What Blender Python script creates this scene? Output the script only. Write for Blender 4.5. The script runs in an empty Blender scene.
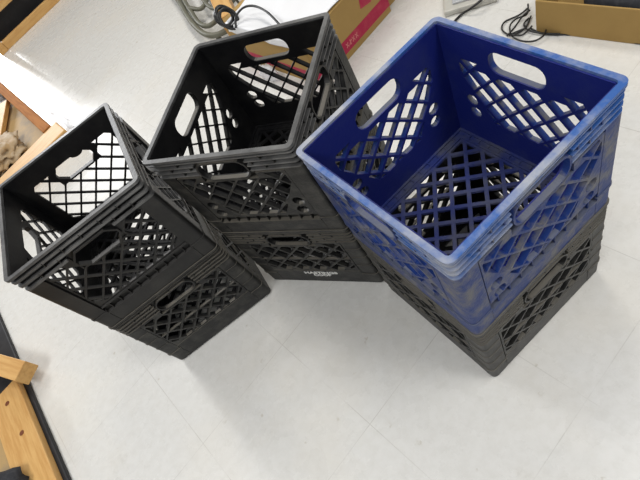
import bpy, bmesh, math, random
from mathutils import Vector, Matrix
random.seed(7)
SC = bpy.context.scene
COL = SC.collection
PI = math.pi

# ------------------------------------------------------------------ materials
def mat(name, base, rough=.5, spec=.5, dust=None, dust_amt=.5, dust_scale=14, dust_lo=.45, dust_hi=.7,
        bump=0., bump_scale=180, second=None, second_scale=5, alpha=1., trans=0., metal=0., stretch=None, lit_dust=None):
    m = bpy.data.materials.new(name); m.use_nodes = True
    nt = m.node_tree; N = nt.nodes; L = nt.links
    b = N['Principled BSDF']
    b.inputs['Roughness'].default_value = rough
    b.inputs['Specular IOR Level'].default_value = spec
    b.inputs['Metallic'].default_value = metal
    b.inputs['Alpha'].default_value = alpha
    b.inputs['Transmission Weight'].default_value = trans
    tc = N.new('ShaderNodeTexCoord')
    src = tc.outputs['Object']
    if stretch:
        mp = N.new('ShaderNodeMapping'); mp.inputs['Scale'].default_value = stretch
        L.new(src, mp.inputs['Vector']); src = mp.outputs['Vector']
    rgb = N.new('ShaderNodeRGB'); rgb.outputs[0].default_value = (*base, 1)
    out = rgb.outputs[0]
    def layer(out, col, scale, lo, hi, amt, detail=6):
        n = N.new('ShaderNodeTexNoise'); n.inputs['Scale'].default_value = scale
        n.inputs['Detail'].default_value = detail; n.inputs['Roughness'].default_value = .65
        L.new(src, n.inputs['Vector'])
        r = N.new('ShaderNodeMapRange'); r.inputs['From Min'].default_value = lo
        r.inputs['From Max'].default_value = hi; r.inputs['To Max'].default_value = amt
        L.new(n.outputs['Fac'], r.inputs['Value'])
        x = N.new('ShaderNodeMix'); x.data_type = 'RGBA'
        L.new(r.outputs['Result'], x.inputs['Factor']); L.new(out, x.inputs['A'])
        x.inputs['B'].default_value = (*col, 1)
        return x.outputs['Result']
    if second: out = layer(out, second, second_scale, .42, .62, 1.)
    if dust: out = layer(out, dust, dust_scale, dust_lo, dust_hi, dust_amt)
    if lit_dust:                                              # dust on upward faces, also painting in the light on rib and lip tops
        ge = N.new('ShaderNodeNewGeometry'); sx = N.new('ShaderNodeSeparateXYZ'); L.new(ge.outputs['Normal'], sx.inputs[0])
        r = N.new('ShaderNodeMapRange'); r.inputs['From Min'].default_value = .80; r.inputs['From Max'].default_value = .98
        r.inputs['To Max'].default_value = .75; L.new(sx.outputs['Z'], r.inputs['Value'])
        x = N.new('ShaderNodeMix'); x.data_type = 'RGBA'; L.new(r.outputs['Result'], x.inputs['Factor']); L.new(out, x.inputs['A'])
        x.inputs['B'].default_value = (*lit_dust, 1); out = x.outputs['Result']
    L.new(out, b.inputs['Base Color'])
    if bump:
        n = N.new('ShaderNodeTexNoise'); n.inputs['Scale'].default_value = bump_scale
        L.new(src, n.inputs['Vector'])
        bp = N.new('ShaderNodeBump'); bp.inputs['Strength'].default_value = bump
        bp.inputs['Distance'].default_value = .002
        L.new(n.outputs['Fac'], bp.inputs['Height']); L.new(bp.outputs['Normal'], b.inputs['Normal'])
    return m

def floor_mat():
    m = bpy.data.materials.new('vinyl_tile'); m.use_nodes = True
    nt = m.node_tree; N = nt.nodes; L = nt.links; b = N['Principled BSDF']
    tc = N.new('ShaderNodeTexCoord'); sp = N.new('ShaderNodeSeparateXYZ'); L.new(tc.outputs['Object'], sp.inputs[0])
    def math_(op, a, c=None, d=None):
        n = N.new('ShaderNodeMath'); n.operation = op
        for i, v in enumerate((a, c, d)):
            if v is None: continue
            if isinstance(v, (int, float)): n.inputs[i].default_value = v
            else: L.new(v, n.inputs[i])
        return n.outputs[0]
    def seam(axis, off):
        t = math_('DIVIDE', math_('SUBTRACT', axis, off), .3085)
        fr = math_('FRACT', t); d = math_('ABSOLUTE', math_('SUBTRACT', fr, .5))
        mr = N.new('ShaderNodeMapRange'); mr.inputs['From Min'].default_value = .4955; mr.inputs['From Max'].default_value = .4995
        L.new(d, mr.inputs['Value']); return mr.outputs['Result'], math_('FLOOR', t)
    sx, ix = seam(sp.outputs['X'], -.4205); sy, iy = seam(sp.outputs['Y'], .0155)
    s = math_('MAXIMUM', sx, sy)
    def noise(scale, detail=5, rough=.6):
        n = N.new('ShaderNodeTexNoise'); n.inputs['Scale'].default_value = scale
        n.inputs['Detail'].default_value = detail; n.inputs['Roughness'].default_value = rough
        L.new(tc.outputs['Object'], n.inputs['Vector']); return n.outputs['Fac']
    def mr(v, a, c, d, e):
        n = N.new('ShaderNodeMapRange'); n.inputs['From Min'].default_value = a; n.inputs['From Max'].default_value = c
        n.inputs['To Min'].default_value = d; n.inputs['To Max'].default_value = e
        L.new(v, n.inputs['Value']); return n.outputs['Result']
    def mix(f, a, c):
        n = N.new('ShaderNodeMix'); n.data_type = 'RGBA'
        L.new(f, n.inputs['Factor'])
        for k, v in (('A', a), ('B', c)):
            if isinstance(v, tuple): n.inputs[k].default_value = (*v, 1)
            else: L.new(v, n.inputs[k])
        return n.outputs['Result']
    cl = mix(mr(noise(45, 8, .7), .42, .66, 0, .45), (.70, .695, .665), (.58, .57, .53))      # marbling
    cl = mix(mr(noise(2.2, 4), .5, .75, 0, .45), cl, (.70, .655, .56))                           # yellowed patches
    cl = mix(mr(noise(9, 9, .75), .60, .72, 0, .5), cl, (.50, .485, .44))                      # scuffs
    cl = mix(mr(noise(30, 3, .5), .70, .76, 0, .55), cl, (.40, .36, .28))                      # small stains
    wn = N.new('ShaderNodeTexWhiteNoise'); cb = N.new('ShaderNodeCombineXYZ')
    L.new(ix, cb.inputs[0]); L.new(iy, cb.inputs[1]); L.new(cb.outputs[0], wn.inputs['Vector'])
    cl = mix(mr(wn.outputs['Value'], 0, 1, 0, .10), cl, (.60, .60, .58))
    brk = mr(noise(6, 4), .40, .62, .05, .5)
    cl = mix(math_('MULTIPLY', s, brk), cl, (.30, .28, .24))
    L.new(cl, b.inputs['Base Color'])
    L.new(mr(noise(12, 6), .3, .7, .24, .31), b.inputs['Roughness'])
    b.inputs['Specular IOR Level'].default_value = .5
    bp = N.new('ShaderNodeBump'); bp.inputs['Strength'].default_value = .12; bp.inputs['Distance'].default_value = .002
    L.new(noise(60, 4), bp.inputs['Height']); L.new(bp.outputs['Normal'], b.inputs['Normal'])
    return m

M = dict(
  floor=floor_mat(),
  blue=mat('blue_plastic', (.009, .016, .145), .42, .3, dust=(.045, .06, .13), dust_amt=.35, dust_scale=22, dust_lo=.5, dust_hi=.8, bump=.15),
  blue_dirty=mat('dusty_blue_plastic', (.008, .030, .155), .5, .3, dust=(.15, .145, .13), dust_amt=.8, dust_scale=24, dust_lo=.46, dust_hi=.64, bump=.35, lit_dust=(.11, .12, .15)),
  blue_grid=mat('dusty_blue_grid', (.020, .032, .15), .5, .3, dust=(.085, .09, .12), dust_amt=.8, dust_scale=18, dust_lo=.4, dust_hi=.65, bump=.15),
  blue_rim=mat('worn_blue_rim', (.025, .095, .32), .45, .4, dust=(.36, .37, .39), dust_amt=.95, dust_scale=9, dust_lo=.40, dust_hi=.62, bump=.25),
  black=mat('black_plastic', (.006, .006, .007), .42, .25, dust=(.03, .03, .028), dust_amt=.4, dust_scale=20, dust_lo=.45, dust_hi=.75, bump=.12),
  black_side=mat('black_plastic_outside', (.010, .010, .010), .42, .35, dust=(.04, .038, .034), dust_amt=.5, dust_scale=20, dust_lo=.45, dust_hi=.75, bump=.12, lit_dust=(.06, .058, .056)),
  black_dusty=mat('dusty_black_plastic', (.011, .011, .011), .48, .35, dust=(.060, .058, .050), dust_amt=.7, dust_scale=30, dust_lo=.45, dust_hi=.68, bump=.3, lit_dust=(.15, .138, .115)),
  black_rim=mat('black_rim_sheen', (.06, .06, .06), .42, .4, dust=(.19, .19, .185), dust_amt=.7, dust_scale=16, dust_lo=.4, dust_hi=.7, bump=.15),  # light grey colour paints in the reflected sheen of the black rims
  lettering=mat('white_print', (.75, .75, .72), .6, .3),
  card=mat('brown_cardboard', (.38, .245, .085), .8, .2, dust=(.32, .20, .07), dust_amt=.6, dust_scale=7, bump=.1, bump_scale=60),
  card_in=mat('inner_cardboard', (.36, .24, .11), .85, .2),
  red=mat('red_print', (.40, .015, .06), .6, .3, dust=(.55, .12, .12), dust_amt=.35, dust_scale=40),
  pink=mat('pale_print', (.62, .22, .20), .6, .3),
  wood=mat('pine_wood', (.62, .37, .13), .55, .4, second=(.52, .28, .085), second_scale=6, stretch=(14, 1.2, 14), bump=.15),
  wood_x=mat('pine_wood_cross', (.62, .38, .14), .55, .4, second=(.54, .29, .09), second_scale=6, stretch=(1.2, 14, 14), bump=.15),
  wood_brown=mat('stained_wood', (.40, .17, .055), .85, .1, second=(.30, .12, .04), second_scale=6, stretch=(14, 1.2, 14)),
  ply=mat('weathered_plywood', (.40, .27, .12), .7, .3, dust=(.16, .15, .13), dust_amt=.8, dust_scale=8),
  knot=mat('wood_knot', (.16, .05, .02), .6, .3),
  dark=mat('black_surface', (.012, .012, .014), .6, .4, dust=(.04, .04, .045), dust_amt=.5),
  charcoal=mat('charcoal_fabric', (.025, .026, .03), .9, .2, dust=(.06, .06, .065), dust_amt=.6, dust_scale=60),
  grey=mat('grey_panel', (.13, .12, .10), .6, .3, dust=(.08, .075, .07)),
  film=mat('clear_plastic_film', (.80, .82, .86), .16, .6, alpha=.42, bump=.5, bump_scale=25),
  film_in=mat('cloudy_plastic_film', (.66, .68, .70), .2, .6, alpha=.6, bump=.5, bump_scale=25),
  bag=mat('white_plastic_bag', (.80, .81, .83), .35, .4, bump=.5, bump_scale=14),
  tube=mat('grey_green_enamel', (.15, .15, .115), .5, .35, dust=(.10, .09, .055), dust_amt=.7),
  cable=mat('black_cable', (.012, .012, .012), .4, .5),
  adapter=mat('grey_clear_plastic', (.50, .49, .44), .3, .5, dust=(.36, .35, .31), dust_amt=.6, dust_scale=20),
  yellow=mat('yellow_label', (.75, .50, .05), .5, .4),
  produce=mat('tan_paper', (.36, .24, .12), .7, .2, second=(.42, .33, .22), second_scale=12),
)

# ------------------------------------------------------------------ helpers
def link_mesh(name, me, m=None, parent=None):
    o = bpy.data.objects.new(name, me); COL.objects.link(o)
    if m is not None and not me.materials: me.materials.append(m)
    if parent is not None: o.parent = parent
    return o
def from_bm(name, bm, m, parent=None, bevel=0., smooth=False):
    me = bpy.data.meshes.new(name)
    bmesh.ops.recalc_face_normals(bm, faces=bm.faces[:])
    bm.to_mesh(me); bm.free()
    if smooth:
        for p in me.polygons: p.use_smooth = True
    o = link_mesh(name, me, m, parent)
    if bevel:
        b = o.modifiers.new('bevel', 'BEVEL'); b.width = bevel; b.segments = 2; b.limit_method = 'ANGLE'
    return o
def tag(o, label, cat, group=None):
    o['label'] = label; o['category'] = cat
    if group: o['group'] = group
    return o
def thing(name, label, cat, loc=(0, 0, 0), rz=0., group=None):
    o = bpy.data.objects.new(name, None); COL.objects.link(o)
    o.location = loc; o.rotation_euler = (0, 0, rz); o.empty_display_size = .05
    return tag(o, label, cat, group)
def box(bm, x0, x1, y0, y1, z0, z1, mtx=None):
    vs = [bm.verts.new((x, y, z)) for z in (z0, z1) for x, y in ((x0, y0), (x1, y0), (x1, y1), (x0, y1))]
    if mtx is not None:
        for v in vs: v.co = mtx @ v.co
    for f in ((0, 3, 2, 1), (4, 5, 6, 7), (0, 1, 5, 4), (1, 2, 6, 5), (2, 3, 7, 6), (3, 0, 4, 7)):
        bm.faces.new([vs[i] for i in f])
def plate(loops, thick, to3d):
    """solid plate from a 2-D outline with holes; to3d maps (a, b, t in 0..thick) to a point. Returns a mesh."""
    cu = bpy.data.curves.new('tmp', 'CURVE'); cu.dimensions = '2D'; cu.fill_mode = 'BOTH'
    cu.extrude = .5
    for lp in loops:
        s = cu.splines.new('POLY'); s.points.add(len(lp) - 1)
        for i, (a, b) in enumerate(lp): s.points[i].co = (a * 100, b * 100, 0, 1)
        s.use_cyclic_u = True
    o = bpy.data.objects.new('tmp', cu); COL.objects.link(o)
    dg = bpy.context.evaluated_depsgraph_get(); dg.update()
    me = bpy.data.meshes.new_from_object(o.evaluated_get(dg))
    bpy.data.objects.remove(o); bpy.data.curves.remove(cu)
    for v in me.vertices:
        v.co = to3d(v.co.x / 100, v.co.y / 100, thick if v.co.z > 0 else 0.)
    b = bmesh.new(); b.from_mesh(me); bmesh.ops.remove_doubles(b, verts=b.verts[:], dist=1e-6)
    bmesh.ops.recalc_face_normals(b, faces=b.faces[:])
    for fc in b.faces: fc.smooth = False
    b.to_mesh(me); b.free(); me.materials.clear()
    return me
def add_me(bm, me):
    bm.from_mesh(me); bpy.data.meshes.remove(me)
def rrect(x0, x1, y0, y1, r, n=5):
    pts = []
    for cx, cy, a0 in ((x1 - r, y1 - r, 0), (x0 + r, y1 - r, 90), (x0 + r, y0 + r, 180), (x1 - r, y0 + r, 270)):
        for k in range(n + 1):
            a = math.radians(a0 + 90 * k / n); pts.append((cx + r * math.cos(a), cy + r * math.sin(a)))
    return pts
def clip(poly, a, b, c):
    """keep a*x + b*y <= c"""
    out = []
    for i in range(len(poly)):
        p, q = poly[i], poly[(i + 1) % len(poly)]
        dp, dq = a * p[0] + b * p[1] - c, a * q[0] + b * q[1] - c
        if dp <= 0: out.append(p)
        if dp * dq < 0:
            t = dp / (dp - dq); out.append((p[0] + t * (q[0] - p[0]), p[1] + t * (q[1] - p[1])))
    return out
def area(p):
    return abs(sum(p[i][0] * p[(i + 1) % len(p)][1] - p[(i + 1) % len(p)][0] * p[i][1] for i in range(len(p)))) / 2
def tube(bm, pts, r, seg=8, closed=False):
    pts = [Vector(p) for p in pts]; n = len(pts); rings = []
    up = Vector((.13, .21, 1)).normalized()
    for i, p in enumerate(pts):
        a = pts[(i - 1) % n] if closed or i else p; b = pts[(i + 1) % n] if closed or i < n - 1 else p
        t = (b - a).normalized(); s = t.cross(up)
        if s.length < .1: s = t.cross(Vector((1, 0, 0)))
        s.normalize(); w = s.cross(t)
        rings.append([bm.verts.new(p + r * (math.cos(k * 2 * PI / seg) * s + math.sin(k * 2 * PI / seg) * w)) for k in range(seg)])
    for i in range(n if closed else n - 1):
        A, B = rings[i], rings[(i + 1) % n]
        for k in range(seg): bm.faces.new((A[k], A[(k + 1) % seg], B[(k + 1) % seg], B[k]))
    if not closed:
        bm.faces.new(rings[0]); bm.faces.new(rings[-1][::-1])
def spline(pts, n=8, closed=False):
    out = []; P = [Vector(p) for p in pts]; m = len(P)
    rng = range(m) if closed else range(m - 1)
    for i in rng:
        if closed: a, b, c, d = (P[(i + k) % m] for k in (-1, 0, 1, 2))
        else: a, b, c, d = P[max(i - 1, 0)], P[i], P[i + 1], P[min(i + 2, m - 1)]
        for k in range(n):
            t = k / n
            out.append(.5 * ((2 * b) + (c - a) * t + (2 * a - 5 * b + 4 * c - d) * t * t + (3 * b - a - 3 * c + d) * t ** 3))
    if not closed: out.append(P[-1])
    return out
def blob(bm, c, rx, ry, rz, seed, amp=.25, sub=3, floor_z=None):
    import mathutils.noise as nz
    b2 = bmesh.new(); bmesh.ops.create_icosphere(b2, subdivisions=sub, radius=1)
    for v in b2.verts:
        d = v.co.normalized(); k = 1 + amp * nz.noise(d * 2.2 + Vector((seed, seed * .7, 0))) + amp * .5 * nz.noise(d * 6 + Vector((seed, 3, 1)))
        v.co = Vector((c[0] + d.x * rx * k, c[1] + d.y * ry * k, c[2] + d.z * rz * k))
        if floor_z is not None and v.co.z < floor_z: v.co.z = floor_z
    me = bpy.data.meshes.new('t'); b2.to_mesh(me); b2.free(); add_me(bm, me)

# ------------------------------------------------------------------ the milk crates
H = .165; SK_IN, SK_OUT = .1525, .1550; HT = .276
def wall_cells(v):
    """openings of the diamond lattice in one side wall, (u, z)"""
    a = .0245; hd = a - v['bar'] * .7071; z0 = .092; cells = []
    hz0, hz1, hu = v['hz0'], v['hz1'], v['hu']
    U = .118; top = v['ltop']; bot = .080
    for i in range(-7, 8):
        for j in range(-2, 8):
            if (i + j) % 2 == 0: continue
            cu, cz = i * a, z0 + j * a
            p = [(cu + hd, cz), (cu, cz + hd), (cu - hd, cz), (cu, cz - hd)]
            p = clip(p, 1, 0, U); p = p and clip(p, -1, 0, U)
            p = p and clip(p, 0, 1, top); p = p and clip(p, 0, -1, -bot)
            boss = hu + v['pad']
            if abs(cu) < boss - .003 or cz < hz0 - v['pad']:
                if abs(cu) < boss + .012 : p = p and clip(p, 0, 1, hz0 - v['pad'] + .002)
            else:
                s = 1 if cu > 0 else -1
                if cz > hz0 - .03: p = p and clip(p, -s, 0, -boss)
            for s in (-1, 1):                                 # chamfered corners of the lattice field
                if p: p = clip(p, s * .857, .514, .857 * .118 + .514 * (top - .012))
                if p and v['rings']:
                    # line from (.060,.078) to (.118,.175): keep the side towards the centre
                    p = clip(p, s * .858, -.513, .858 * .056 - .513 * .078)
                elif p:
                    p = clip(p, s * .6, -.8, .6 * .118 - .8 * .098)
            if p and area(p) > 4.5e-5: cells.append(p)
    rings = []
    if v['rings']:
        for s in (-1, 1):
            for (cu, cz) in ((.103, .120), (.099, .090)):
                rings.append([(s * cu + .0125 * math.cos(k * PI / 8), cz + .0125 * math.sin(k * PI / 8)) for k in range(16)])
    return cells, rings
def handle_loop(v, g=0.):
    hz0, hz1, hu = v['hz0'], v['hz1'], v['hu']
    if v['octagon']:
        c = .017 + g * .5
        x0, x1, y0, y1 = -hu - g, hu + g, hz0 - g, hz1 + g
        return [(x1, y0 + c), (x1, y1 - c), (x1 - c, y1), (x0 + c, y1), (x0, y1 - c), (x0, y0 + c), (x0 + c, y0), (x1 - c, y0)]
    return rrect(-hu - g, hu + g, hz0 - g, hz1 + g, .019 + g, 6)
def crate_meshes(v, mats):
    body, rimm, inner = mats[:3]
    out = {}
    cells, rings = wall_cells(v)
    # side panel (front one; the others are turned copies). y = -depth
    bm = bmesh.new()
    P3 = lambda y0: (lambda a, b, t: Vector((a, y0 - t, b)))
    skin = [rrect(-.1535, .1535, .0075, .272, .002, 1), handle_loop(v)] + cells + rings
    add_me(bm, plate(skin, SK_OUT - SK_IN, P3(-SK_IN)))
    d = v['depth']
    lat = [[(-.122, .076), (.122, .076), (.122, v['ltop'] + .003), (v['hu'] + v['pad'] - .003, v['ltop'] + .003), (v['hu'] + v['pad'] - .003, v['hz0'] - v['pad'] + .005),
            (-v['hu'] - v['pad'] + .003, v['hz0'] - v['pad'] + .005), (-v['hu'] - v['pad'] + .003, v['ltop'] + .003), (-.122, v['ltop'] + .003)]] + cells + rings
    add_me(bm, plate(lat, d, P3(-SK_OUT)))
    add_me(bm, plate([handle_loop(v, .0038), handle_loop(v)], v['lip'], P3(-SK_OUT)))
    # flat base band and its ledges
    bt = v['band']
    box(bm, -.1225, .1225, -.1625, -SK_OUT, .0075, bt)
    box(bm, -.1225, .1225, -.1643, -SK_OUT, bt, bt + .004)
    if not v['extra']:
        box(bm, -.1225, .1225, -.1615, -SK_OUT, .0700, .0740)
        for k in range(-4, 5): box(bm, k * .026 - .001, k * .026 + .001, -.1615, -SK_OUT, bt + .004, .0700)
    if v['extra']:                                              # upright ribs in the lattice
        box(bm, -.1225, .1225, -.1640, -.157, .136, .1395)
    # staggered gussets between the ribs of the top band
    zs = v['ribs']
    for r in range(len(zs) - 1):
        zl, zh = zs[r + 1] + .0015, zs[r] - .0015
        st = .046; off = (r % 2) * st / 2
        k = -3
        while k * st + off < .135:
            u = k * st + off; k += 1
            if abs(u) > .13 or (abs(u) < v['hu'] + .006 and zl < v['hz1'] + .004): continue
            box(bm, u - .001, u + .001, -.1635, -SK_OUT, zl, zh)
    me = bpy.data.meshes.new('side_panel'); bmesh.ops.recalc_face_normals(bm, faces=bm.faces[:]); bm.to_mesh(me); bm.free()
    me.materials.append(body); me.materials.append(inner); out['side_panel'] = me
    for p in me.polygons:
        if abs(p.normal.y) > .9 and p.center.y > -SK_IN - .0004: p.material_index = 1
        elif abs(p.normal.y) < .5 and p.center.y > -SK_OUT - .0001: p.material_index = 1
    # rim: flat flange plus ribs all round, the ribs open at the handles
    bm = bmesh.new()
    ring = [rrect(-H, H, -H, H, .012), rrect(-.1556, .1556, -.1556, .1556, .006)]
    add_me(bm, plate(ring, .006, lambda a, b, t: Vector((a, b, HT - .006 + t))))
    g = v['hu'] + .005
    for z in zs:
        rt = v['ribt']
        if z - rt < v['hz1'] + .005:
            for q in range(4):
                c, s = [(1, 0), (0, 1), (-1, 0), (0, -1)][q]
                o = H - .0015; i = SK_OUT; r = .011
                lp = [(g, -o), (o - r, -o)] + [(o - r + r * math.sin(k * PI / 10), -o + r - r * math.cos(k * PI / 10)) for k in range(1, 6)] + \
                     [(o, -g), (i, -g), (i, -i), (g, -i)]
                lp = [(x * c - y * s, x * s + y * c) for x, y in lp]
                add_me(bm, plate([lp], rt, lambda a, b, t, z=z: Vector((a, b, z - rt + t))))
        else:
            add_me(bm, plate([rrect(-H + .0015, H - .0015, -H + .0015, H - .0015, .011), rrect(-SK_OUT, SK_OUT, -SK_OUT, SK_OUT, .004)], rt,
                             lambda a, b, t, z=z: Vector((a, b, z - rt + t))))
    me = bpy.data.meshes.new('rim'); bmesh.ops.recalc_face_normals(bm, faces=bm.faces[:]); bm.to_mesh(me); bm.free()
    me.materials.append(rimm); out['rim'] = me
    # corner post
    bm = bmesh.new()
    def ell(o, r, u, z0, z1, i=SK_OUT - .0005):
        lp = [(u, -o), (o - r, -o)] + [(o - r + r * math.sin(k * PI / 10), -o + r - r * math.cos(k * PI / 10)) for k in range(1, 6)] + \
             [(o, -u), (i, -u), (i, -i), (u, -i)]
        add_me(bm, plate([lp], z1 - z0, lambda a, b, t: Vector((a, b, z0 + t))))
    zt = zs[-1] - v['ribt'] - .0005
    ell(.1634 if not v['extra'] else .1630, .011, .1235, .0600, zt)
    ell(.1648, .012, .1215, .0550, .0595)
    ell(.1628, .011, .1235, .0075, .0545)
    ell(.1530, .008, .1100, .0005, .0075, i=.1460)
    if v['extra']:
        for z in (.105, .145, .185): ell(.1642, .012, .1245, z, z + .003)
    me = bpy.data.meshes.new('corner_post'); bmesh.ops.recalc_face_normals(bm, faces=bm.faces[:]); bm.to_mesh(me); bm.free()
    me.materials.append(body); out['corner_post'] = me
    # bottom grid
    bm = bmesh.new()
    a = .0225; hd = .0171; lp = []
    for i in range(-8, 9):
        for j in range(-8, 9):
            if (i + j) % 2 == 0: continue
            cx, cy = i * a + .009, j * a - .002
            q = [(cx + hd, cy), (cx, cy + hd), (cx - hd, cy), (cx, cy - hd)]
            for aa, bb in ((1, 0), (-1, 0), (0, 1), (0, -1)):
                q = q and clip(q, aa, bb, .129)
            if q and area(q) > 4e-5: lp.append(q)
    add_me(bm, plate([rrect(-.1524, .1524, -.1524, .1524, .004)] + lp, .006, lambda a, b, t: Vector((a, b, .008 + t))))
    add_me(bm, plate([rrect(-.1375, .1375, -.1375, .1375, .004), rrect(-.1335, .1335, -.1335, .1335, .003)], .003, lambda a, b, t: Vector((a, b, .014 + t))))
    add_me(bm, plate([rrect(-.1524, .1524, -.1524, .1524, .004), rrect(-.1475, .1475, -.1475, .1475, .003)], .004, lambda a, b, t: Vector((a, b, .014 + t))))
    for s in (-1, 1):
        for k in range(-5, 6):
            for ax in (0, 1):
                u = k * .024
                A = (u - .0012, u + .0012, s * .1375 if s > 0 else -.1475, s * .1475 if s > 0 else -.1375)
                if ax: A = (A[2], A[3], A[0], A[1])
                box(bm, *A, .014, .0165)
    # foot frame under the floor grid
    add_me(bm, plate([rrect(-.1528, .1528, -.1528, .1528, .008), rrect(-.1485, .1485, -.1485, .1485, .006)], .0075, lambda a, b, t: Vector((a, b, .0004 + t))))
    me = bpy.data.meshes.new('bottom_grid'); bmesh.ops.recalc_face_normals(bm, faces=bm.faces[:]); bm.to_mesh(me); bm.free()
    me.materials.append(mats[3] if len(mats) > 3 else inner); out['bottom_grid'] = me
    return out
def place_crate(ms, name, label, x, y, z, yaw, scale=1., group=None):
    t = thing(name, label, 'crate', (x, y, z), yaw, group); t.scale = (scale, scale, 1)
    link_mesh('rim', ms['rim'], None, t); link_mesh('bottom_grid', ms['bottom_grid'], None, t)
    panels = []
    for q in range(4):
        o = link_mesh('side_panel', ms['side_panel'], None, t); o.rotation_euler.z = q * PI / 2; panels.append(o)
        o = link_mesh('corner_post', ms['corner_post'], None, t); o.rotation_euler.z = q * PI / 2
    return t, panels
base = dict(hz0=.2095, hz1=.2535, hu=.052, ltop=.215, bar=.0045, depth=.0085, lip=.0092, rings=True, octagon=False, pad=.012, band=.048,
            ribs=[.2645, .2520, .2395, .2270], ribt=.0032, extra=False)
V_BLUE = dict(base)
V_MID = dict(base, depth=.0075, bar=.0038)
V_LEFT = dict(base, hz0=.187, hz1=.231, hu=.053, ltop=.228, depth=.0035, bar=.0042, rings=False, octagon=True, pad=.006, ribs=[.262, .2465, .231], ribt=.0055)
V_LOW = dict(base, extra=True, rings=False, depth=.0085, bar=.0050, hz0=.2125, hz1=.2505, ribs=[.2650, .2540, .2430, .2320, .2210], band=.070)
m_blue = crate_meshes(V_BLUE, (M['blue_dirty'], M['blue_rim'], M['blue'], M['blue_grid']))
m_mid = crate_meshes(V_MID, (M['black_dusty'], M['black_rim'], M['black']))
m_left = crate_meshes(V_LEFT, (M['black_side'], M['black_rim'], M['black']))
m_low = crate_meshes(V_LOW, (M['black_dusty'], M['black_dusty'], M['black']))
STK = .2690
SB = (0., 0., -1.69710615); SM = (-.0792, .4234, -1.03939528); SL = (-.4403, .6571, -.28618868)
G = 'stacked milk crates'
place_crate(m_low, 'milk_crate', 'black dusty milk crate underneath the blue crate', *SB[:2], 0, SB[2], group=G)
place_crate(m_blue, 'milk_crate', 'dusty blue plastic milk crate on top of the right stack', *SB[:2], STK, SB[2], group=G)
lowmid, pan = place_crate(m_low, 'milk_crate', 'bottom black milk crate of the middle stack, with white lettering on its front', *SM[:2], 0, SM[2], 1.008, G)
place_crate(m_mid, 'milk_crate', 'top black milk crate of the middle stack, with rounded handle holes and rim with its grey sheen painted in', *SM[:2], STK, SM[2], 1.008, G)
place_crate(m_low, 'milk_crate', 'bottom black milk crate of the left stack', *SL[:2], 0, SL[2], .99, G)
_, lp_ = place_crate(m_left, 'milk_crate', 'top black milk crate of the left stack, with eight-sided handle holes', *SL[:2], STK, SL[2], .99, G)

bm = bmesh.new()                                               # rounded tab hanging into the far handle hole
add_me(bm, plate([[(-.024 + .019 * math.cos(a), .2312 - .013 * math.sin(a)) for a in [k * PI / 12 for k in range(13)]]], .003, lambda a, b, t: Vector((a, -.158 - t, b))))
from_bm('handle_tab', bm, M['black_side'], lp_[2])
def text_mesh(s, size, parent, loc, rot, m, name, sx=1.):
    cu = bpy.data.curves.new('t', 'FONT'); cu.body = s; cu.size = size; cu.extrude = .0003; cu.align_x = 'CENTER'; cu.align_y = 'CENTER'
    cu.offset = .0006; cu.resolution_u = 3
    o = bpy.data.objects.new('t', cu); COL.objects.link(o)
    dg = bpy.context.evaluated_depsgraph_get(); dg.update()
    me = bpy.data.meshes.new_from_object(o.evaluated_get(dg)); bpy.data.objects.remove(o); bpy.data.curves.remove(cu)
    me.materials.clear()
    q = link_mesh(name, me, m, parent); q.location = loc; q.rotation_euler = rot; q.scale = (sx, 1, 1); return q
for s, z in (('HASTINGS', .0575), ('COOP', .0440)):
    q = text_mesh(s, .0160, pan[0], (.008, -.1627, z), (PI / 2, 0, 0), M['lettering'], 'lettering', 1.25 if s == 'HASTINGS' else 1.1)

# ------------------------------------------------------------------ floor
bm = bmesh.new(); box(bm, -4, 5, -2.5, 7, -.05, 0)
fl = from_bm('floor', bm, M['floor']); fl['kind'] = 'structure'

def px(x, y, z): return FROMPX(x, y, z)
CAM = Vector((-.34041415, -.3618504, 1.05756968)); CE = (.549065225, .402191239, -.819560680); F = 474.133869
from mathutils import Euler
RM = Euler(CE, 'XYZ').to_matrix()
def FROMPX(u, v, z):                                           # measured points of the place: plan position at height z
    dv = RM @ Vector(((u - 320) / F, -(v - 240) / F, -1)); t = (z - CAM.z) / dv.z; return CAM + t * dv
# ------------------------------------------------------------------ cardboard boxes behind the middle stack
def carton(name, label, x0, x1, y0, y1, h, th=.005, floor_seam=True):
    t = thing(name, label, 'box', ((x0 + x1) / 2, (y0 + y1) / 2, 0))
    w, d = (x1 - x0) / 2, (y1 - y0) / 2
    bm = bmesh.new()
    box(bm, -w, w, -d, -d + th, 0, h); box(bm, -w, w, d - th, d, 0, h)
    box(bm, -w, -w + th, -d + th, d - th, 0, h); box(bm, w - th, w, -d + th, d - th, 0, h)
    box(bm, -w + th, w - th, -d + th, d - th, 0, th)
    from_bm('carton_wall', bm, M['card'], t, .0015)
    return t, w, d
tA, w, d = carton('cardboard_box', 'brown cardboard box with a wide dark red stripe, behind the middle stack', .335, .725, .862, 1.335, .188)
bm = bmesh.new()
box(bm, -w + .005, w - .005, -d + .005, -.002, .1835, .188); box(bm, -w + .005, w - .005, .002, d - .005, .1835, .188)
from_bm('top_flap', bm, M['card'], tA)
bm = bmesh.new()
box(bm, -w - .0006, w + .0006, -d - .0006, -d, .024, .070)
box(bm, -w - .0006, -w, -d, d, .024, .060)
from_bm('red_stripe', bm, M['red'], tA)
bm = bmesh.new()                                               # red mark higher up the front
Mx = Matrix.Translation((.10, -d - .0003, .118)) @ Matrix.Rotation(math.radians(12), 4, 'Y')
box(bm, -.028, .026, -.0004, .0003, -.016, .016, Mx); box(bm, .036, .085, -.0004, .0003, -.012, .020, Mx)
from_bm('red_mark', bm, M['red'], tA)
bm = bmesh.new()                                               # worn pale print in the stripe
x = -.135
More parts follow.
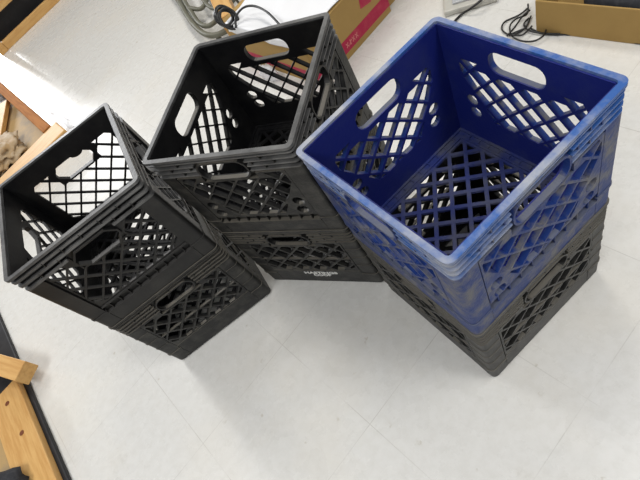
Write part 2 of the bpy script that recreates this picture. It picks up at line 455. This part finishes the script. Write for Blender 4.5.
for k in range(9):
    for a in ((.6, -.6) if k % 3 else (0., .9)):
        Mx = Matrix.Translation((x, -d - .0008, .047)) @ Matrix.Rotation(a, 4, 'Y')
        box(bm, -.0016, .0016, -.0003, .0003, -.010, .010, Mx)
    x += .017 if k != 4 else .03
from_bm('faded_print', bm, M['pink'], tA)
tB, w, d = carton('cardboard_box', 'brown cardboard box with a red mark, beside the red-striped box', .735, 1.10, .885, 1.25, .188)
bm = bmesh.new(); box(bm, -w + .005, w - .005, -d + .005, -.002, .1835, .188); box(bm, -w + .005, w - .005, .002, d - .005, .1835, .188)
from_bm('top_flap', bm, M['card'], tB)
bm = bmesh.new(); Mx = Matrix.Translation((-.09, -d - .0003, .085)) @ Matrix.Rotation(math.radians(10), 4, 'Y')
box(bm, -.03, .06, -.0004, .0003, -.018, .018, Mx); from_bm('red_mark', bm, M['red'], tB)
# box at the upper right with a black thing in it
tC = thing('cardboard_box', 'long tan open cardboard box holding something black, in the upper right corner', 'box', (.9486, .0053, 0), math.radians(3.7))
bm = bmesh.new(); X0, X1, Y0, Y1, h, th = -.18, .22, -.36, .325, .106, .005
box(bm, X0, X0 + th, Y0, Y1, .002, h); box(bm, X1 - th, X1, Y0, Y1, .002, h)
box(bm, X0 + th, X1 - th, Y0, Y0 + th, .002, h); box(bm, X0 + th, X1 - th, Y1 - th, Y1, .002, h); box(bm, X0, X1, Y0, Y1, .0, .006)
from_bm('carton_wall', bm, M['card'], tC, .003)
bm = bmesh.new(); bmesh.ops.create_cube(bm, size=1); bmesh.ops.subdivide_edges(bm, edges=bm.edges[:], cuts=12, use_grid_fill=True)
import mathutils.noise as nz
for v in bm.verts:
    p = v.co * 2; k = (abs(p.x) ** 5 + abs(p.y) ** 5 + abs(p.z) ** 5) ** .2 / max(abs(p.x), abs(p.y), abs(p.z), 1e-6)
    p = p / max(k, 1e-6); n = nz.noise(p * 2.5) * .06
    v.co = Vector((p.x * (.178 + 0), p.y * .29, .067 + p.z * .054 * (1 + n * (2 if p.z > 0 else 0))))
o = from_bm('duffel_bag', bm, M['charcoal'], None, 0, True); o.location = (.962, -.052, .004); o.rotation_euler.z = math.radians(3.7)
tag(o, 'black rounded bag filling the long open box', 'bag')
# white plastic sheet over box A
bm = bmesh.new(); nx, ny = 26, 34
import mathutils.noise as nz
def sheet_h(u, v):
    return .1905 + .018 * max(0, nz.noise(Vector((u * 6, v * 6, 1)))) + .006 * max(0, nz.noise(Vector((u * 19, v * 19, 4))))
gv = {}
for i in range(-5, nx + 1):
    for j in range(ny + 1):
        x = .331 + (.70 - .331) * max(i, 0) / nx; y = .868 + (1.30 - .868) * j / ny
        dz = .007 * max(-i, 0)
        gv[i, j] = bm.verts.new((x - min(dz, .001) * 2 - (.006 * abs(nz.noise(Vector((y * 14, i, 2)))) if i < 0 else 0), y, sheet_h(x, y) - dz))
for i in range(-5, nx):
    for j in range(ny): bm.faces.new((gv[i, j], gv[i + 1, j], gv[i + 1, j + 1], gv[i, j + 1]))
o = from_bm('plastic_sheet', bm, M['bag'], None, 0, True)
s = o.modifiers.new('solid', 'SOLIDIFY'); s.thickness = .0012; s.offset = 1
tag(o, 'white plastic sheet lying over the red-striped cardboard box', 'sheet')
bm = bmesh.new(); q = FROMPX(250, 10, .10); blob(bm, (q.x + .015, q.y + .012, .098), .028, .036, .097, 5, .3, 3, 0.001)
tag(from_bm('plastic_bag', bm, M['bag'], None, 0, True), 'crumpled white plastic bag standing at the far end of the red-striped box', 'bag')
bm = bmesh.new(); blob(bm, (.292, 1.11, .035), .025, .05, .035, 8, .4, 3, 0.001)
tag(from_bm('plastic_wrapper', bm, M['film'], None, 0, True), 'clear crumpled wrapper on the floor against the red-striped box', 'wrapper')

# ------------------------------------------------------------------ grey tubular rack, wooden leg, cable behind the middle stack
zr = .05
rk = thing('tubular_rack', 'grey enamelled rack of bent tubes lying behind the middle stack', 'rack', (0, 0, 0))
bm = bmesh.new(); tube(bm, spline([px(*q, zr) for q in ((160, -25), (178, 0), (190, 20), (203, 33), (216, 35), (232, 27), (250, 12))]), .0125)
from_bm('outer_tube', bm, M['tube'], rk, 0, True)
bm = bmesh.new(); tube(bm, spline([px(*q, zr) for q in ((168, -28), (185, 2), (192, 13), (199, 23), (208, 26), (217, 20), (226, 10), (236, -4))]), .011)
from_bm('inner_tube', bm, M['tube'], rk, 0, True)
for pts in (((190, 8), (200, 9), (206, 2), (210, -12)), ((197, -12), (204, 1), (212, 8), (223, 7), (238, -8)), ((205, -14), (212, -3), (222, -2), (232, -14))):
    bm = bmesh.new(); tube(bm, spline([px(*q, zr + .003) for q in pts]), .010)
    from_bm('cross_tube', bm, M['tube'], rk, 0, True)
for q in (px(178, 0, zr), px(216, 34, zr), px(236, -4, zr)):
    bm = bmesh.new(); tube(bm, [(q.x, q.y, .0), (q.x, q.y, zr)], .012)
    from_bm('foot', bm, M['tube'], rk, 0, True)
# coiled cable and its loose end
cb = bmesh.new(); c0 = px(230, 21, .205)
rng = random.Random(3)
for k in range(5):
    r = .029 + .003 * rng.random(); ox, oy = .006 * rng.random(), .006 * rng.random(); t1, t2 = rng.uniform(-.15, .15), rng.uniform(-.15, .15)
    tube(cb, [(c0.x + ox + r * 1.0 * math.cos(a), c0.y + oy + .006 * k + r * .7 * math.sin(a), .212 + .002 * k + .030 * math.sin(a) + t1 * .06 * math.cos(a) + t2 * .06 * math.sin(a)) for a in [i * 2 * PI / 28 for i in range(28)]], .0055, 6, True)
lo = [px(236, 28, .19), px(236, 17, .215), px(243, 8, .23), px(254, 6, .235), px(267, 12, .235), px(280, 25, .225)]
tube(cb, spline(lo), .0042, 6)
tag(from_bm('coiled_cable', cb, M['cable'], None, 0, True), 'thick black coiled cable beside the bent-tube rack, its end arching over the white sheet', 'cable')
# wooden block supporting the coil, and timbers
def timber(name, label, a, b, w, h, m, cat='timber'):
    a, b = Vector(a), Vector(b); L = (b - a).length; mid = (a + b) / 2
    bm = bmesh.new(); box(bm, -w / 2, w / 2, -L / 2, L / 2, 0, h)
    o = from_bm(name, bm, m, None, .002); o.location = mid; o.rotation_euler.z = math.atan2(b.y - a.y, b.x - a.x) - PI / 2
    return tag(o, label, cat)
a = px(226, 15, .17); b = px(211, -18, .17); a.z = b.z = 0
timber('wooden_block', 'orange-brown wooden block behind the middle stack, between tube rack and white bag', a, b, .07, .104, M['wood']).location.z = .066

# ------------------------------------------------------------------ floor cables and grey pack between the boxes
bm = bmesh.new(); R = .0026
def loop(pts, closed=False, z=.004): tube(bm, spline([px(*q, z) for q in pts], 8, closed), R, 6, closed)
loop([(528, 8), (519, 15), (506, 21), (502, 26), (503, 31), (510, 35), (518, 33), (526, 27), (531, 16)], z=.005)
loop([(528, 4), (527, 14), (516, 19), (510, 26), (512, 36), (522, 41), (534, 41), (543, 36), (546, 30)], z=.012)
loop([(530, 10), (522, 17), (515, 27), (507, 36)], z=.018)
loop([(529, 18), (524, 24), (528, 30), (540, 33), (560, 34)], z=.008)
loop([(526, 28), (512, 34), (522, 35), (532, 26)], z=.016)
loop([(530, 28), (545, 34), (575, 35), (610, 39), (645, 44.5)], z=.003)
tag(from_bm('cable_tangle', bm, M['cable'], None, 0, True), 'tangle of thin black cable on the floor at the corner of the long open box', 'cable')
bm = bmesh.new(); tube(bm, spline([px(490, -10, .03), px(480, 1, .034), px(470, 9, .02), px(462, 14, .006), px(454, 22, .005)]), .004, 6)
tag(from_bm('loose_cable', bm, M['cable'], None, 0, True), 'single black cable running over the grey plastic pack to the blue crate', 'cable')
pk = thing('plastic_pack', 'flat grey-white plastic pack on the floor behind the blue crate', 'packaging', tuple(px(470, 2, 0)), math.radians(-52))
bm = bmesh.new(); box(bm, -.085, .085, -.045, .045, 0, .022); from_bm('tray', bm, M['adapter'], pk, .007)
bm = bmesh.new(); box(bm, -.055, .04, -.022, .022, .022, .030); from_bm('bubble', bm, M['film_in'], pk, .004)
bm = bmesh.new(); tube(bm, spline([px(453, 9, .006), px(456, 6.5, .008), px(461, 7, .006)]), .004, 6)
tag(from_bm('cable_clip', bm, M['cable'], None, 0, True), 'short black bent piece on the floor left of the grey plastic pack', 'clip')

# ------------------------------------------------------------------ wooden rack far away, upper left
fr = thing('wooden_rack', 'wooden rack with horizontal rails and dark gaps, in the upper left corner', 'rack', (-.235, 3.47, 0))
bm = bmesh.new(); box(bm, .045, 2.6, 0, .030, .0, .055); from_bm('rail', bm, M['wood_x'], fr, .003)
bm = bmesh.new(); box(bm, .045, 2.6, .01, .045, .175, .222); from_bm('rail', bm, M['wood_x'], fr, .003)
bm = bmesh.new(); box(bm, -.012, .0445, -.006, .05, .0, .72); from_bm('post', bm, M['wood'], fr, .003)
bm = bmesh.new(); box(bm, .05, 2.58, .10, .50, .0, .21); from_bm('gap_shade', bm, M['dark'], fr)  # black block behind the rails, its colour stands in for shade in the gap
bm = bmesh.new(); box(bm, .05, 2.58, .055, .50, .2225, .55); from_bm('grey_panel', bm, M['grey'], fr)
bm = bmesh.new(); box(bm, .12, .95, .045, .053, .30, .50); from_bm('opening_shade', bm, M['dark'], fr)  # thin black plate on the panel, painted shade of an opening

# ------------------------------------------------------------------ shallow wooden tray with wrapped goods, behind the left stack
tr = thing('wooden_tray', 'shallow wooden tray with a dark brown side rail, behind the left stack', 'tray', (-.385, 1.93, 0))
bm = bmesh.new(); box(bm, -.045, 0, .086, 1.9, .0, .085); from_bm('side_rail', bm, M['wood_brown'], tr, .004)
bm = bmesh.new(); box(bm, -1.25, .03, -.045, .085, .0, .080); from_bm('end_board', bm, M['wood_x'], tr, .006)
bm = bmesh.new(); box(bm, -1.25, -.046, .086, 1.9, .0, .02); from_bm('base_board', bm, M['ply'], tr)
for k in range(3):
    bm = bmesh.new(); Mx = Matrix.Translation((-.22 - .2 * k, .50 + .1 * k, .045)) @ Matrix.Rotation(math.radians(-28), 4, 'Z')
    box(bm, -.028, .028, -.32, .32, -.012, .012, Mx); from_bm('slat', bm, M['wood'], tr, .003)
for k, (x, y, r, s, mm, lb) in enumerate((
    (-.62, 2.26, .090, 2, 'produce', 'tan crumpled paper bundle nearest the end board inside the wooden tray'),
    (-.83, 2.42, .09, 5, 'film_in', 'cloudy clear bag in the wooden tray beyond the crumpled paper bundle'),
    (-.50, 2.85, .07, 9, 'film_in', 'cloudy clear bag farthest up inside the wooden tray'))):
    bm = bmesh.new(); blob(bm, (x, y, .02 + r * .32), r, r * 1.6, r * .38, s, .55, 4, .022)
    tag(from_bm('wrapped_bundle', bm, M[mm], None, 0, True), lb, 'bag')
bm = bmesh.new(); Mx = Matrix.Translation((-.645, 2.30, .094)) @ Matrix.Rotation(.5, 4, 'Z'); box(bm, -.03, .03, -.05, .05, 0, .006, Mx)
tag(from_bm('yellow_tag', bm, M['yellow'], None, .001), 'small yellow label card lying on the bags in the tray', 'label')
for (x, y, r, s, lb) in ((-.325, 2.30, .032, 12, 'clear plastic scrap lying halfway along the brown tray rail'), (-.335, 2.02, .030, 14, 'clear plastic scrap at the tray corner nearest the left stack'),
                         (-.33, 2.62, .035, 17, 'clear plastic scrap at the upper end of the brown tray rail')):
    bm = bmesh.new(); blob(bm, (x, y, .04), r, r * 2.2, .045, s, .4, 3, .001)
    tag(from_bm('plastic_scrap', bm, M['film'], None, 0, True), lb, 'wrapper', 'clear plastic scraps beside the wooden tray')

# ------------------------------------------------------------------ low dark platform with timber frame, lower left
pl = thing('display_platform', 'low black platform carrying pine boards, lower left', 'platform', (-1.045, .95, 0), math.radians(-2.2))
bm = bmesh.new(); box(bm, -1.1, 0, -1.5, .75, 0, .015); from_bm('plinth', bm, M['dark'], pl, .004)
bm = bmesh.new(); box(bm, -.125, -.012, -1.5, .06, .0155, .040); from_bm('edge_board', bm, M['wood'], pl, .003)
bm = bmesh.new(); box(bm, -1.1, -.128, -1.5, .06, .0155, .025); from_bm('plywood_panel', bm, M['ply'], pl, .002)
for (x, y) in ((-.065, .00), (-.055, -.14)):
    bm = bmesh.new(); bmesh.ops.create_cone(bm, cap_ends=True, segments=12, radius1=.008, radius2=.008, depth=.0008, matrix=Matrix.Translation((x, y, .0405))); from_bm('knot', bm, M['knot'], pl)
e = px(20, 371, .09); a = px(-60, 347, .09)
e.z = a.z = .0405
timber('timber_offcut', 'pale pine timber with a squared end lying across the low platform', a, e, .062, .05, M['wood'])
b = px(14, 486, .06)
bm = bmesh.new(); blob(bm, (b.x - .06, b.y, .065), .10, .08, .04, 21, .15, 3, .0255)
tag(from_bm('black_bag', bm, M['charcoal'], None, 0, True), 'black rounded bundle on the platform, bottom left corner', 'bag')

# ------------------------------------------------------------------ light
def area_light(name, loc, size, size_y, power, color=(1, 1, 1), rot=(0, 0, 0)):
    l = bpy.data.lights.new(name, 'AREA'); l.shape = 'RECTANGLE'; l.size = size; l.size_y = size_y; l.energy = power; l.color = color
    o = bpy.data.objects.new(name, l); COL.objects.link(o); o.location = loc; o.rotation_euler = rot; return o
CZ = 2.75
# glare source: mirror image of the camera over the bright patch on the floor
g = FROMPX(25, 88, 0); dv = (g - CAM); k = CZ / CAM.z
gp = g + Vector((dv.x, dv.y, 0)) * k
wy = 9.0; kk = (wy - g.y) / dv.y; wz = -dv.z * kk
area_light('end_window', (g.x + dv.x * kk, wy, wz), .7, 1.4, 330, (.97, .98, 1), (-PI / 2, 0, 0))
area_light('ceiling_lamp', (-1.7, -.4, CZ), .6, 1.6, 44, (1, .99, .97))
area_light('ceiling_lamp', (.6, -1.3, CZ), .6, 1.6, 40, (1, .98, .95))
area_light('ceiling_lamp', (1.4, 1.8, CZ), .6, 1.6, 36, (1, .95, .86))
area_light('ceiling_lamp', (-.6, 2.6, CZ), .6, 1.6, 34, (1, .98, .95))
w = bpy.data.worlds.new('room_light'); SC.world = w; w.use_nodes = True
w.node_tree.nodes['Background'].inputs['Color'].default_value = (.93, .95, 1, 1)
w.node_tree.nodes['Background'].inputs['Strength'].default_value = .28

# ------------------------------------------------------------------ camera
cd = bpy.data.cameras.new('camera'); cd.sensor_width = 36; cd.lens = F / 640 * 36; cd.clip_start = .02
cam = bpy.data.objects.new('camera', cd); COL.objects.link(cam); cam.location = CAM; cam.rotation_euler = CE
SC.camera = cam
SC.view_settings.view_transform = 'Standard'; SC.view_settings.look = 'None'
SC.view_settings.gamma = 1; SC.view_settings.use_curve_mapping = False; SC.view_settings.exposure = 0
